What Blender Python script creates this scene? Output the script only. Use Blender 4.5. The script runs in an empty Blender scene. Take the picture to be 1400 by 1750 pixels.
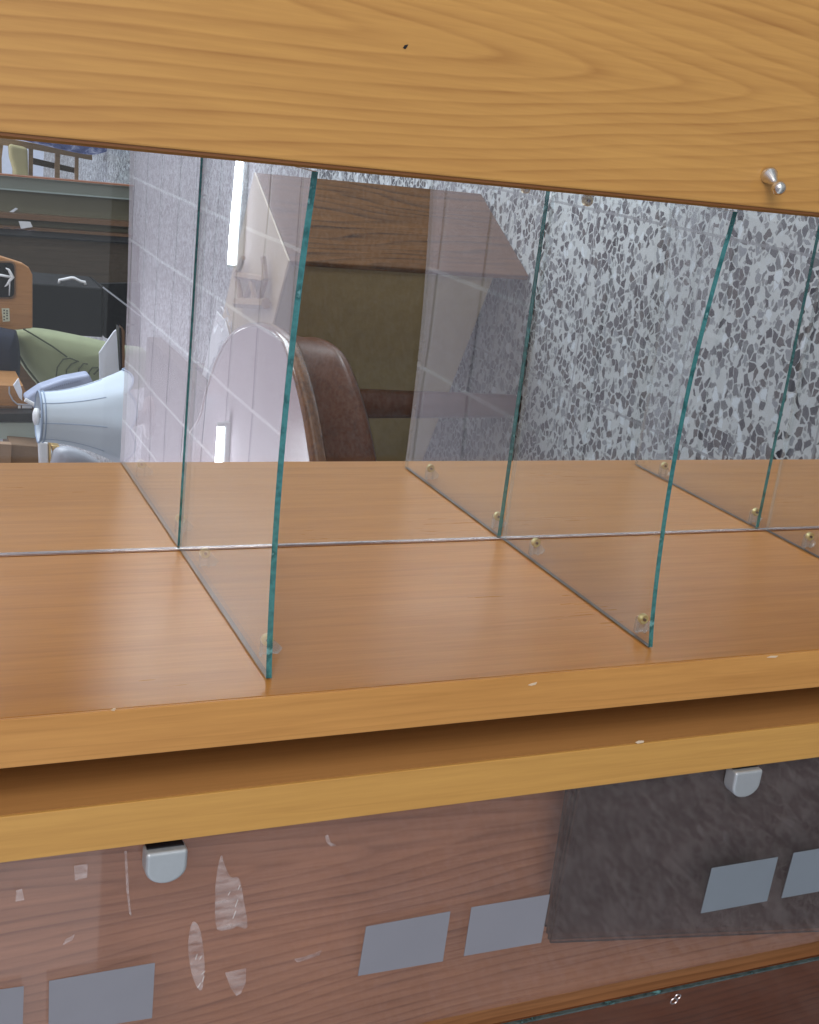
import bpy, bmesh, math, random
from mathutils import Vector, Matrix
random.seed(7)
sc = bpy.context.scene
COL = sc.collection
# ---------------------------------------------------------------- camera
F_PX = 2127.58
RM = Matrix(((0.1122584, -0.39159903, -0.91326242), (-0.94729054, -0.31970972, 0.02064762), (-0.30006446, 0.86280699, -0.40684816)))
S = 0.36
H = 1.35
CAM = Vector((S, -0.682, H))
cd = bpy.data.cameras.new('camera'); cam = bpy.data.objects.new('camera', cd); COL.objects.link(cam)
cd.sensor_fit = 'VERTICAL'; cd.sensor_height = 36.0; cd.lens = F_PX / 1750 * 36.0
cd.clip_start = 0.05; cd.clip_end = 100
xa = RM[0]; ya = -RM[1]; za = -RM[2]
cam.matrix_world = Matrix(((xa[0], ya[0], za[0], CAM.x), (xa[1], ya[1], za[1], CAM.y), (xa[2], ya[2], za[2], CAM.z), (0, 0, 0, 1)))
cd.dof.use_dof = False; cd.dof.focus_distance = 1.0; cd.dof.aperture_fstop = 14
sc.camera = cam
# ---------------------------------------------------------------- light
w = bpy.data.worlds.new('World'); sc.world = w; w.use_nodes = True
bg = w.node_tree.nodes['Background']; bg.inputs[0].default_value = (0.86, 0.93, 1.0, 1); bg.inputs[1].default_value = .88
def area(name, loc, target, size, size_y, power, color):
    l = bpy.data.lights.new(name, 'AREA'); l.shape = 'RECTANGLE'; l.size = size; l.size_y = size_y; l.energy = power; l.color = color
    o = bpy.data.objects.new(name, l); COL.objects.link(o); o.location = loc
    o.rotation_euler = (Vector(target) - Vector(loc)).to_track_quat('-Z', 'Y').to_euler(); return o
area('shop_window_light', (2.1, -2.3, 2.4), (0.0, 0.2, 1.0), 2.2, 1.8, 75, (1.0, 0.95, 0.88))
area('side_window_light', (3.4, 3.6, 1.6), (-0.3, 2.2, 0.0), 2.0, 2.0, 110, (0.85, 0.93, 1.0))
area('doorway_light', (4.5, 7.5, 2.0), (-0.8, 4.5, 0.3), 2.4, 2.0, 160, (0.85, 0.93, 1.0))  # added fill for the far room, kept clear of the shelf reflections
area('uplight_bounce', (-4.2, 8.0, .35), (-1.2, 8.2, 3.1), 2.5, 2.5, 300, (.95, .93, 1.0))  # added lamp that brightens the ceiling mirrored in the shelves
area('side_door_light', (1.3, 2.3, 1.75), (.38, 1.7, 0), .6, .8, 14, (.85, .93, 1.0))  # added lamp standing in for window light on the floor at the right
sl = bpy.data.lights.new('floor_spot', 'SPOT'); sl.energy = 80; sl.spot_size = math.radians(17); sl.spot_blend = .9; sl.shadow_soft_size = .08; sl.color = (.86, .93, 1)  # added spot that brightens a floor patch for the board to reflect
so0 = bpy.data.objects.new('floor_spot', sl); COL.objects.link(so0); so0.location = (1.0, 1.7, 2.6); so0.rotation_euler = (Vector((.42, 1.5, 0)) - so0.location).to_track_quat('-Z', 'Y').to_euler()
sc.view_settings.view_transform = 'Standard'; sc.view_settings.look = 'None'; sc.view_settings.exposure = 0.0; sc.view_settings.gamma = 1
sc.render.engine = 'CYCLES'
sc.cycles.max_bounces = 12; sc.cycles.transparent_max_bounces = 24; sc.cycles.glossy_bounces = 6
sc.cycles.sample_clamp_indirect = 6

# ---------------------------------------------------------------- where a sight line meets a real plane
def ray(x, y): return RM.transposed() @ Vector((x - 700, y - 875, F_PX))
def at_x(x, y, X): r = ray(x, y); return CAM + r * ((X - CAM.x) / r.x)
def at_y(x, y, Y): r = ray(x, y); return CAM + r * ((Y - CAM.y) / r.y)
def at_z(x, y, Z): r = ray(x, y); return CAM + r * ((Z - CAM.z) / r.z)

# ---------------------------------------------------------------- object helpers
def thing(name, loc, label, cat, group=None):
    o = bpy.data.objects.new(name, None); COL.objects.link(o); o.location = loc; o.empty_display_size = .05
    o['label'] = label; o['category'] = cat
    if group: o['group'] = group
    return o
def tag(o, label, cat, group=None):
    o['label'] = label; o['category'] = cat
    if group: o['group'] = group
    return o
def origin(p):
    v = Vector((0, 0, 0))
    while p is not None: v += p.location; p = p.parent
    return v
def obj(name, bm, mat, parent=None, smooth=False, bevel=0, kind=None, label=None, segs=2):
    off = origin(parent)
    bmesh.ops.recalc_face_normals(bm, faces=bm.faces[:])
    if parent is None:
        c = Vector((0, 0, 0))
        for v in bm.verts: c += v.co
        c /= max(1, len(bm.verts)); off = c
    for v in bm.verts: v.co -= off
    me = bpy.data.meshes.new(name); bm.to_mesh(me); bm.free()
    mats = mat if isinstance(mat, (list, tuple)) else [mat]
    for m in mats: me.materials.append(m)
    if smooth:
        for p in me.polygons: p.use_smooth = True
    o = bpy.data.objects.new(name, me); COL.objects.link(o)
    if parent is None: o.location = off
    o.parent = parent
    if bevel:
        b = o.modifiers.new('bevel', 'BEVEL'); b.width = bevel; b.segments = segs; b.limit_method = 'ANGLE'; b.angle_limit = math.radians(40)
        b.harden_normals = False
    if kind: o['kind'] = kind
    if label: o['label'] = label
    return o
def box(a, b, bm=None):
    bm = bm or bmesh.new()
    x0, y0, z0 = a; x1, y1, z1 = b
    v = [bm.verts.new(p) for p in ((x0,y0,z0),(x1,y0,z0),(x1,y1,z0),(x0,y1,z0),(x0,y0,z1),(x1,y0,z1),(x1,y1,z1),(x0,y1,z1))]
    for f in ((0,3,2,1),(4,5,6,7),(0,1,5,4),(1,2,6,5),(2,3,7,6),(3,0,4,7)): bm.faces.new([v[i] for i in f])
    return bm
def prism(pts, vec, bm=None):
    bm = bm or bmesh.new(); vec = Vector(vec)
    a = [bm.verts.new(p) for p in pts]; b = [bm.verts.new(Vector(p) + vec) for p in pts]
    n = len(pts); bm.faces.new(a); bm.faces.new(b[::-1])
    for i in range(n): bm.faces.new((a[i], b[i], b[(i+1) % n], a[(i+1) % n]))
    return bm
def slab(px, Y, t, bm=None):            # upright slab facing the viewer: outline at distance Y, real thickness t
    return prism([at_y(x, y, Y) for x, y in px], (0, t, 0), bm)
def smooth_loop(pts, n=6):
    out = []; m = len(pts)
    for i in range(m):
        p0, p1, p2, p3 = [Vector(pts[(i + k - 1) % m]) for k in range(4)]
        for j in range(n):
            t = j / n
            out.append(0.5 * ((2*p1) + (p2-p0)*t + (2*p0-5*p1+4*p2-p3)*t*t + (3*p1-p0-3*p2+p3)*t*t*t))
    return out
def tube(path, r, bm=None, seg=8, taper=None):
    bm = bm or bmesh.new(); path = [Vector(p) for p in path]; rings = []
    for i, p in enumerate(path):
        d = (path[min(i+1, len(path)-1)] - path[max(i-1, 0)]).normalized()
        u = d.orthogonal().normalized() if i == 0 else (u - d*u.dot(d)).normalized()
        w_ = d.cross(u); rr = r if taper is None else r*taper[i]
        rings.append([bm.verts.new(p + (u*math.cos(a) + w_*math.sin(a))*rr) for a in [2*math.pi*k/seg for k in range(seg)]])
    for i in range(len(rings)-1):
        for k in range(seg): bm.faces.new((rings[i][k], rings[i][(k+1)%seg], rings[i+1][(k+1)%seg], rings[i+1][k]))
    bm.faces.new(rings[0][::-1]); bm.faces.new(rings[-1])
    return bm
def lathe(base, axis, prof, seg=24, bm=None):  # prof: (distance along axis, radius)
    bm = bm or bmesh.new(); axis = Vector(axis).normalized(); u = axis.orthogonal().normalized(); w_ = axis.cross(u); rings = []
    for h_, r in prof:
        c = Vector(base) + axis*h_
        rings.append([bm.verts.new(c + (u*math.cos(a) + w_*math.sin(a))*max(r, 1e-5)) for a in [2*math.pi*k/seg for k in range(seg)]])
    for i in range(len(rings)-1):
        for k in range(seg): bm.faces.new((rings[i][k], rings[i][(k+1)%seg], rings[i+1][(k+1)%seg], rings[i+1][k]))
    bm.faces.new(rings[0][::-1]); bm.faces.new(rings[-1])
    return bm

# ---------------------------------------------------------------- materials
class N:
    def __init__(s, name):
        s.m = bpy.data.materials.new(name); s.m.use_nodes = True; s.t = s.m.node_tree; s.t.nodes.clear()
        s.out = s.t.nodes.new('ShaderNodeOutputMaterial')
    def n(s, typ, ins=None, **kw):
        nd = s.t.nodes.new(typ)
        for k, v in kw.items(): setattr(nd, k, v)
        for k, v in (ins or {}).items():
            if isinstance(v, bpy.types.NodeSocket): s.t.links.new(v, nd.inputs[k])
            else: nd.inputs[k].default_value = v
        return nd
    def math(s, op, a, b=0.0, c=0.0):
        return s.n('ShaderNodeMath', {0: a, 1: b, 2: c}, operation=op).outputs[0]
    def mix(s, f, a, b, bt='MIX'):
        nd = s.n('ShaderNodeMix', {0: f, 6: a, 7: b}, data_type='RGBA', blend_type=bt); return nd.outputs[2]
    def ramp(s, f, stops, interp='LINEAR'):
        nd = s.n('ShaderNodeValToRGB', {0: f}); cr = nd.color_ramp; cr.interpolation = interp
        while len(cr.elements) < len(stops): cr.elements.new(0.5)
        for e, (p, c) in zip(cr.elements, stops):
            e.position = p; e.color = c if len(c) == 4 else (*c, 1)
        return nd.outputs[0]
    def mapping(s, scale=(1,1,1), rot=(0,0,0), loc=(0,0,0), vec=None):
        v = vec if vec is not None else s.n('ShaderNodeTexCoord').outputs['Object']
        return s.n('ShaderNodeMapping', {'Vector': v, 'Scale': scale, 'Rotation': rot, 'Location': loc}).outputs[0]
    def noise(s, vec, scale, detail=3, rough=.5, dist=0):
        return s.n('ShaderNodeTexNoise', {'Vector': vec, 'Scale': scale, 'Detail': detail, 'Roughness': rough, 'Distortion': dist})
    def bump(s, h, strength=.1, dist=.001):
        return s.n('ShaderNodeBump', {'Height': h, 'Strength': strength, 'Distance': dist}).outputs[0]
    def princ(s, **ins):
        p = s.n('ShaderNodeBsdfPrincipled', {k.replace('_', ' '): v for k, v in ins.items()})
        s.t.links.new(p.outputs[0], s.out.inputs[0]); return p
def C4(c): return (*c, 1)
def plain(name, col, rough=.5, metal=0, var=.08, scale=40, bump=.0, **kw):
    g = N(name); v = g.mapping()
    nz = g.noise(v, scale, 4).outputs[0]
    c = g.mix(nz, C4([x*(1-var) for x in col]), C4([min(1, x*(1+var)) for x in col]))
    r = g.math('MULTIPLY_ADD', nz, .15, rough - .07)
    ins = dict(Base_Color=c, Roughness=r, Metallic=metal)
    if bump: ins['Normal'] = g.bump(nz, bump)
    ins.update(kw); g.princ(**ins); return g.m
def wood(name, lt, dk, axis='Z', rough=.4, coat=0.0, fine=1.0, bands=1.0, seed=0, lines=34, cath=None, contrast=1.0, spec=.5):
    """cath = (x0, z0, ax, lz, n): cathedral grain whose tongue lies on x0"""
    g = N(name); st = 0.045
    sc_ = {'X': (st, 1, 1), 'Y': (1, st, 1), 'Z': (1, 1, st)}[axis]
    v = g.mapping(sc_, loc=(seed*1.7, seed*.9, seed*.3))
    big = g.noise(v, 9, 3, .5, .3).outputs[0]
    fib = g.noise(v, 260*fine, 3, .7).outputs[0]
    mid = g.noise(v, 60, 3, .6, .2).outputs[0]
    if cath:
        x0, z0, ax, lz, n = cath[:5]
        tc = g.n('ShaderNodeTexCoord').outputs['Object']; sp = g.n('ShaderNodeSeparateXYZ', {0: tc}); cx_ = sp.outputs[cath[5] if len(cath) > 5 else 0]
        nx = g.noise(g.mapping((1, 1, .35), loc=(seed, 0, 0)), 6, 2, .45).outputs[0]
        nx2 = g.noise(g.mapping((1, 1, .12), loc=(seed, 3, 0)), 45, 2, .5).outputs[0]
        xx = g.math('MULTIPLY_ADD', g.math('SUBTRACT', nx, .5), .045*ax/.0085, cx_)
        u = g.math('DIVIDE', g.math('SUBTRACT', xx, x0), ax)
        r_ = g.math('SQRT', g.math('ADD', g.math('MULTIPLY', u, u), .9))
        z = g.math('DIVIDE', g.math('SUBTRACT', sp.outputs[2], z0), lz)
        val = g.math('ADD', g.math('SUBTRACT', z, r_), 60.0)
        val = g.math('ADD', val, g.math('MULTIPLY', nx2, .45)); val = g.math('ADD', val, g.math('MULTIPLY', g.noise(g.mapping((1, 1, .08), loc=(9, seed, 0)), 90, 2, .6).outputs[0], .3)); val = g.math('ADD', val, g.math('MULTIPLY', g.noise(g.mapping((1, 1, .2), loc=(4, seed, 0)), 14, 1, .5).outputs[0], 2.2))
        ph = g.math('MULTIPLY', val, n)
    else:
        ph = g.math('MULTIPLY', g.math('ADD', big, g.math('MULTIPLY', mid, .12)), lines)
    fr = g.math('FRACT', ph)
    ring = g.ramp(fr, [(0, (0,0,0)), (.55, (.25,.25,.25)), (.86, (1,1,1)), (1, (0,0,0))])
    amt = g.math('MULTIPLY', ring, g.math('MULTIPLY_ADD', mid, 1.2, -.1))
    amt = g.math('MULTIPLY', amt, bands)
    f = g.math('ADD', g.math('MULTIPLY', amt, .6), g.math('MULTIPLY', g.math('SUBTRACT', fib, .5), 1.2*contrast))
    f = g.math('ADD', f, g.math('MULTIPLY_ADD', g.math('SUBTRACT', mid, .5), .7*contrast, .18))
    nd = g.n('ShaderNodeClamp', {0: f}).outputs[0]
    c = g.mix(nd, C4(lt), C4(dk))
    g.princ(Base_Color=c, Roughness=g.math('ADD', g.math('MULTIPLY_ADD', fib, .12, rough-.12), g.math('MULTIPLY', g.noise(g.mapping((1,1,.5)), 11, 5, .6).outputs[0], .14)), Normal=g.bump(fib, .06, .0004), Coat_Weight=coat, Coat_Roughness=.16,
            **{'Specular_IOR_Level': spec})
    return g.m
def thin_glass(name, tint, refl=1.0, rough=.0, dirt=.02, dirtcol=(.75,.78,.8), wave=0.0, ns=22, lo=.35):
    g = N(name)
    geo = g.n('ShaderNodeNewGeometry')
    ior = g.math('MULTIPLY_ADD', geo.outputs['Backfacing'], (1/1.52 - 1.52), 1.52)
    fr = g.n('ShaderNodeFresnel', {'IOR': ior}).outputs[0]
    fr = g.math('MULTIPLY', fr, refl)
    tr = g.n('ShaderNodeBsdfTransparent', {'Color': C4(tint)})
    gin = {'Color': (1, 1, 1, 1), 'Roughness': rough}
    if wave:
        gin['Normal'] = g.bump(g.noise(g.mapping((1,1,1)), 6, 1).outputs[0], wave, .01)
    gl = g.n('ShaderNodeBsdfGlossy', gin)
    m1 = g.n('ShaderNodeMixShader', {0: fr, 1: tr.outputs[0], 2: gl.outputs[0]})
    df = g.n('ShaderNodeBsdfDiffuse', {'Color': C4(dirtcol)})
    nz = g.noise(g.mapping((1, 1, .25)), ns, 5, .65).outputs[0]
    da = g.math('MULTIPLY', g.ramp(nz, [(.35, (lo, lo, lo)), (.75, (1,1,1))]), dirt)
    m2 = g.n('ShaderNodeMixShader', {0: da, 1: m1.outputs[0], 2: df.outputs[0]})
    g.t.links.new(m2.outputs[0], g.out.inputs[0]); return g.m
def edge_glass(name, c1, c2):
    g = N(name); v = g.mapping((1, 1, 1))
    nz = g.noise(v, 60, 4, .6).outputs[0]
    c = g.ramp(nz, [(.3, c1), (.5, c2), (.62, c1), (.72, (.25, .6, .62))])
    g.princ(Base_Color=c, Roughness=.12, **{'Specular_IOR_Level': .8}, Transmission_Weight=.25, IOR=1.5); return g.m

M = {}
M['board'] = wood('wood_side_board', (.50, .228, .050), (.33, .135, .028), rough=.30, coat=.0, lines=10, bands=.6, contrast=.85, spec=.28)
M['edge'] = wood('wood_edge_band', (.62, .31, .088), (.42, .185, .045), rough=.42, lines=22, bands=.8, seed=3, contrast=.7)
M['edge2'] = wood('wood_edge_band_yellow', (.62, .34, .090), (.44, .215, .05), rough=.42, lines=22, bands=.7, seed=5, contrast=.7)
M['plank'] = wood('wood_door_grain', (.60, .325, .092), (.33, .14, .034), rough=.36, coat=.15, seed=2, cath=(-.143, .55, .0074, .076, 1.0), bands=1.15, contrast=.6)
M['gapwood'] = wood('wood_gap_side', (.52, .26, .085), (.36, .165, .052), rough=.5, lines=14, bands=.6, seed=7, contrast=.6)
M['back'] = wood('wood_back_panel', (.62, .37, .20), (.27, .135, .065), rough=.45, seed=9, cath=(.22, .9, .0085, .15, 1.0), bands=1.5, contrast=.9)
M['pale_chip'] = plain('bare_chipboard', (.72, .58, .42), .8)
M['lip'] = plain('dark_wood_lip', (.22, .085, .025), .4)
M['glass'] = thin_glass('shelf_glass', (.975, .985, .982), refl=1.15, dirt=.010, wave=.015)
M['gback'] = thin_glass('ground_back_edge', (.80, .86, .86), dirt=.35, dirtcol=(.8, .86, .88))
M['gedge'] = edge_glass('glass_cut_edge', (.012, .10, .105), (.05, .25, .26))
M['gedge_dark'] = plain('glass_seam_edge', (.045, .04, .035), .3)
M['gedge_dull'] = edge_glass('dull_glass_edge', (.04, .07, .07), (.12, .16, .16))
M['pane'] = thin_glass('partition_glass', (.985, .99, .985), refl=.5, dirt=.004)
M['pink'] = thin_glass('door_glass_rose', (.93, .865, .865), rough=.03, dirt=.065, dirtcol=(.66, .56, .56), lo=.6)  # rose reflection painted as glass tint and diffuse film
M['brown'] = thin_glass('door_glass_bronze', (.66, .50, .36), rough=.08, dirt=.03)
M['smoke'] = thin_glass('smoked_glass', (.64, .61, .57), rough=.04, dirt=.008, dirtcol=(.5, .47, .42), lo=.6, ns=60)
M['sedge'] = plain('smoked_glass_edge', (.012, .016, .018), .2)
M['tape'] = thin_glass('clear_tape_film', (.93, .9, .9), dirt=.30, rough=.1, dirtcol=(.95, .88, .88), ns=240, lo=.08)
M['frost'] = plain('frosted_patch', (.25, .255, .30), .55, var=.05)
M['frost2'] = plain('frosted_patch_blue', (.20, .235, .28), .55, var=.05)
M['metal'] = plain('satin_nickel', (.50, .54, .58), .42, .55, .05, 300)
M['chrome'] = plain('chrome_strip', (.62, .56, .56), .2, 1, .3, 60)
M['brass'] = plain('brass_pin', (.62, .56, .26), .32, .35)
M['steelb'] = plain('polished_knob', (.72, .72, .70), .25, 1, .05)
M['clear'] = thin_glass('clear_plastic', (.9, .92, .93), dirt=.3, dirtcol=(.7, .72, .75))
def metal_paint(): pass

def terrazzo():
    g = N('terrazzo'); tc = g.n('ShaderNodeTexCoord').outputs['Object']
    dn = g.noise(tc, 70, 2, .5).outputs[1]
    off = g.n('ShaderNodeVectorMath', {0: dn, 1: (.5, .5, .5)}, operation='SUBTRACT').outputs[0]
    off = g.n('ShaderNodeVectorMath', {0: off, 3: .012}, operation='SCALE').outputs[0]
    v = g.n('ShaderNodeVectorMath', {0: tc, 1: off}, operation='ADD').outputs[0]
    def chips(scale, thr_lo, thr_hi, keep, seed):
        mp = g.mapping((1, 1.25, 1), rot=(0, 0, seed), loc=(seed*3, seed*7, 0), vec=v)
        vo = g.n('ShaderNodeTexVoronoi', {'Vector': mp, 'Scale': scale, 'Randomness': 1.0}, voronoi_dimensions='2D', feature='F1')
        ed = g.n('ShaderNodeTexVoronoi', {'Vector': mp, 'Scale': scale, 'Randomness': 1.0}, voronoi_dimensions='2D', feature='DISTANCE_TO_EDGE')
        sep = g.n('ShaderNodeSeparateColor', {0: vo.outputs['Color']})
        thr = g.math('MULTIPLY_ADD', sep.outputs[1], thr_hi - thr_lo, thr_lo)
        inside = g.math('GREATER_THAN', ed.outputs['Distance'], thr)
        kp = g.math('LESS_THAN', sep.outputs[0], keep)
        return g.math('MULTIPLY', inside, kp), sep
    big, s1 = chips(57, .04, .18, .66, .3)
    sm, s2 = chips(90, .06, .22, .55, 1.4)
    c1 = g.ramp(s1.outputs[2], [(0, (.04, .04, .048)), (.3, (.075, .08, .09)), (.52, (.075, .068, .066)), (.66, (.13, .14, .15)), (.82, (.22, .24, .26)), (.93, (.58, .64, .68))], 'CONSTANT')
    c2 = g.ramp(s2.outputs[2], [(0, (.07, .07, .08)), (.4, (.17, .185, .195)), (.75, (.5, .55, .58))], 'CONSTANT')
    base = g.mix(g.noise(tc, 25, 4).outputs[0], (.42, .455, .46, 1), (.54, .575, .58, 1))
    c = g.mix(g.math('MULTIPLY', sm, .65), base, c2); c = g.mix(big, c, c1)
    sp = g.n('ShaderNodeSeparateXYZ', {0: tc})
    def line(coord, o, step, wd):
        a = g.math('FRACT', g.math('DIVIDE', g.math('SUBTRACT', coord, o), step))
        a = g.math('ABSOLUTE', g.math('SUBTRACT', a, .5)); return g.math('GREATER_THAN', a, .5 - wd)
    ln = g.math('MAXIMUM', line(sp.outputs[0], FX, .365, .007), line(sp.outputs[1], FY, .36, .007))
    c = g.mix(g.math('MULTIPLY', ln, .75), c, (.22, .23, .24, 1))
    g.princ(Base_Color=c, Roughness=.33, Coat_Weight=.1); return g.m
k = H/1.25
FX = (-.46*k + S) ; FY = (2.0*k - .682)
M['terrazzo'] = terrazzo()
def ceiling_mat():
    g = N('ceiling_tile'); tc = g.n('ShaderNodeTexCoord').outputs['Object']; sp = g.n('ShaderNodeSeparateXYZ', {0: tc})
    def line(coord, o, step, wd):
        a = g.math('FRACT', g.math('ADD', g.math('DIVIDE', g.math('SUBTRACT', coord, o), step), .5))
        a = g.math('ABSOLUTE', g.math('SUBTRACT', a, .5)); return g.math('LESS_THAN', a, wd)
    lx = line(sp.outputs[0], -.755+S, .53, .020); ly = line(sp.outputs[1], 11.02-.682, .555, .020)
    ld = line(sp.outputs[1], 11.02-.682+.022, .555, .020)
    nz = g.noise(tc, 3, 4).outputs[0]
    c = g.mix(nz, (.66, .60, .67, 1), (.74, .68, .75, 1))
    c = g.mix(ld, c, (.22, .2, .24, 1))
    c = g.mix(g.math('MULTIPLY', ly, .8), c, (.8, .78, .84, 1))
    c = g.mix(lx, c, (.92, .9, .95, 1))
    g.princ(Base_Color=c, Roughness=.6); return g.m
M['ceiling'] = ceiling_mat()
g = N('tube_light'); e = g.n('ShaderNodeEmission', {'Color': (.86, .93, 1, 1), 'Strength': 30.0}); g.t.links.new(e.outputs[0], g.out.inputs[0]); M['tubelight'] = g.m
M['white'] = plain('white_paint', (.75, .76, .78), .5)
M['paper'] = plain('paper', (.72, .75, .82), .6, var=.04)
M['ink'] = plain('ink', (.25, .28, .38), .6)
M['sand'] = plain('beige_fabric', (.28, .215, .105), .85, var=.18, scale=30, bump=.15)
M['topwood'] = wood('light_bench_top', (.48, .37, .22), (.34, .24, .13), axis='X', lines=10, bands=.6, seed=11, coat=.4, rough=.35)
M['endwood'] = wood('bench_end_wood', (.15, .066, .018), (.028, .011, .004), axis='Z', cath=(.0-.25, .3, .022, .30, 1.0, 1), bands=1.7, seed=14, contrast=.8, rough=.55, spec=.2)  # wood colour darkened to carry the shade on the end panel
M['mahog'] = wood('mahogany', (.10, .033, .011), (.05, .016, .006), axis='X', lines=8, rough=.3, coat=.15, spec=.25, seed=4)
M['mahogrim'] = wood('mahogany_rim', (.20, .082, .022), (.05, .018, .007), axis='X', lines=8, rough=.15, coat=1, seed=4)
M['tabletop'] = wood('polished_table_top', (.20, .10, .075), (.12, .055, .04), axis='X', lines=8, rough=.12, coat=1, seed=6)
M['black'] = plain('black_leatherette', (.006, .006, .008), .6, var=.2, **{'Specular IOR Level': .2})
M['dark'] = plain('dark_foot', (.01, .01, .014), .4)
M['sage'] = plain('sage_velvet', (.27, .30, .18), .9, var=.22, scale=14, bump=.2)
M['sagedark'] = plain('sage_piping', (.07, .08, .05), .9)
M['navy'] = plain('navy_cloth', (.012, .016, .035), .85, var=.4, scale=60)
M['shade'] = plain('blue_lamp_shade', (.58, .66, .75), .8, var=.05, scale=12)
M['shadein'] = plain('shade_lining', (.55, .68, .82), .8)
M['seam'] = plain('shade_seam', (.28, .36, .5), .8)
M['oak'] = wood('orange_oak', (.43, .21, .075), (.24, .10, .035), axis='Z', lines=16, bands=1, seed=21)
M['darkwood'] = wood('dark_sideboard_wood', (.07, .052, .036), (.028, .02, .015), axis='Z', lines=10, seed=22, rough=.6, spec=.15)
M['greygreen'] = plain('grey_green_panel', (.27, .30, .255), .5, var=.1, scale=8)
M['olive'] = plain('olive_panel', (.155, .145, .09), .5, var=.2, scale=5)
M['redwood'] = wood('red_edge_wood', (.36, .15, .075), (.22, .08, .04), axis='Z', lines=8, seed=24)
M['brownwood'] = wood('brown_rail', (.19, .10, .05), (.10, .05, .025), axis='Z', lines=8, seed=25)
M['chairwood'] = wood('chair_wood', (.30, .19, .09), (.16, .09, .04), axis='Z', lines=8, seed=26)
M['cushion'] = plain('yellow_cushion', (.50, .45, .24), .9, var=.1, scale=12)
g = N('blue_pattern_cloth'); nz = g.noise(g.mapping((1,1,.6)), 26, 4, .6, 1.2).outputs[0]
g.princ(Base_Color=g.ramp(nz, [(.3, (.03, .04, .12)), (.5, (.07, .09, .22)), (.62, (.24, .27, .42)), (.75, (.4, .42, .55))]), Roughness=.9); M['bluecloth'] = g.m
M['palegreen'] = plain('pale_green_paint', (.38, .45, .42), .5)
M['cardboard'] = plain('cardboard', (.20, .12, .07), .8, var=.2)
M['cardboard2'] = plain('cardboard_flap', (.30, .19, .12), .8, var=.1)
M['gold'] = plain('gilt', (.75, .5, .2), .3, .7)
M['greyplastic'] = plain('grey_plastic', (.42, .43, .48), .4)

# ================================================================ SETTING
bm = bmesh.new(); box((-9, -6, -.05), (9, 14, 0), bm); o = obj('floor', bm, M['terrazzo'], kind='structure'); 
me = o.data
for v in me.vertices: v.co += o.location
o.location = (0, 0, 0)
bm = box((-9, -6, 3.10), (9, 14, 3.15)); o = obj('ceiling', bm, M['ceiling'], kind='structure')
for v in o.data.vertices: v.co += o.location
o.location = (0, 0, 0)
obj('wall', box((-9, 14, 0), (9, 14.1, 3.1)), M['white'], kind='structure')

# fluorescent battens on the ceiling
def batten(x0, x1, y, label):
    t = thing('fluorescent_light', ((x0+x1)/2, y, 3.1), label, 'ceiling light', 'fluorescent tubes on the ceiling')
    obj('housing', box((x0-.03, y-.03, 3.06), (x1+.03, y+.03, 3.098)), M['white'], t, bevel=.004)
    obj('tube', tube([(x0, y, 3.035), (x1, y, 3.035)], .021, seg=12), M['tubelight'], t, smooth=True)
    for x in (x0-.02, x1-.0): obj('end_cap', box((x, y-.02, 3.01), (x+.02, y+.02, 3.06)), M['white'], t)
batten(-.63, .57, 6.93, 'lit fluorescent tube mirrored at the top of the leftmost glass shelf')
batten(-2.87, -1.67, 6.93, 'lit fluorescent tube mirrored low in the leftmost glass shelf beside the round table')

# ================================================================ DISPLAY CABINET
YM = (2.652 - 1.895)*S           # middle of the cabinet, where the glass partition stands
YR = (3.352 - 1.895)*S           # rear edge
T = .0900*S                      # board thickness
cab = thing('display_cabinet', (.16, .26, 0), 'open light oak veneer display cabinet holding the clear glass shelves', 'cabinet')
obj('side_panel', box((-T+.0006, .0025, 0.02), (0, YR, 2.0)), M['board'], cab)
obj('edge_band', box((-T, 0, 0.02), (-.0002, .0024, 2.0)), M['edge'], cab, bevel=.0006)
obj('opposite_side_panel', box((.326, .0225, 0.02), (.326+T, YR, 2.0)), M['board'], cab)
obj('base', box((.0002, .01, .02), (.3255, YR-.01, .06)), M['edge'], cab)
obj('top_board', box((.0002, .002, 1.965), (.3255, YR-.01, 1.998)), M['edge'], cab)
obj('channel_strip', box((.0001, YM-.0020, .062), (.0014, YM+.0020, 1.96)), M['chrome'], cab, bevel=.0005)
obj('groove_line', box((.00005, YM-.0044, .062), (.0006, YM-.0021, 1.96)), M['lip'], cab)

def shelf(rear, zrel, yb0, yb1, label):
    n = 24; pts = []; W0 = .0012; W1 = .3245
    z = H + zrel*S
    if not rear:
        for i in range(n+1):
            t = i/n; x = W0 + (W1-W0)*t
            y = (yb0 - 1.895)*S + .0145*math.sin(math.pi*min(1, t*1.02))**.8 - .004*t
            pts.append((x, y, z))
        pts += [(W1, YM - .004, z), (W0, YM - .004, z)]
    else:
        pts += [(W0, YM+.004, z), (W1, YM+.004, z)]
        for i in range(n+1):
            t = i/n; x = W1 + (W0-W1)*t
            y = (yb0 + (yb1-yb0)*(x-W0)/(W1-W0) - 1.895)*S - .010*math.sin(math.pi*t)
            pts.append((x, y, z))
    th = .0039
    bm = prism(pts, (0, 0, -th))
    bm.normal_update()
    for f in bm.faces: f.material_index = 0 if abs(f.normal.z) > .9 else 1
    # the face resting against the board reads dark and thin
    for f in bm.faces:
        if f.material_index == 1 and f.calc_center_median().x < .0015: f.material_index = 2
        if f.material_index == 1 and (f.calc_center_median().y > YM - .006 if not rear else f.calc_center_median().y > YM + .006): f.material_index = 3
    o = obj('glass_shelf', bm, [M['glass'], M['gedge'], M['gedge_dark'], M['gback']])
    return tag(o, label, 'glass shelf', 'clear glass shelves in the open cabinet')
shelf(False, -.6775, 1.962, 0, 'nearer clear glass shelf with thick teal edge in front of the round table')
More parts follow.
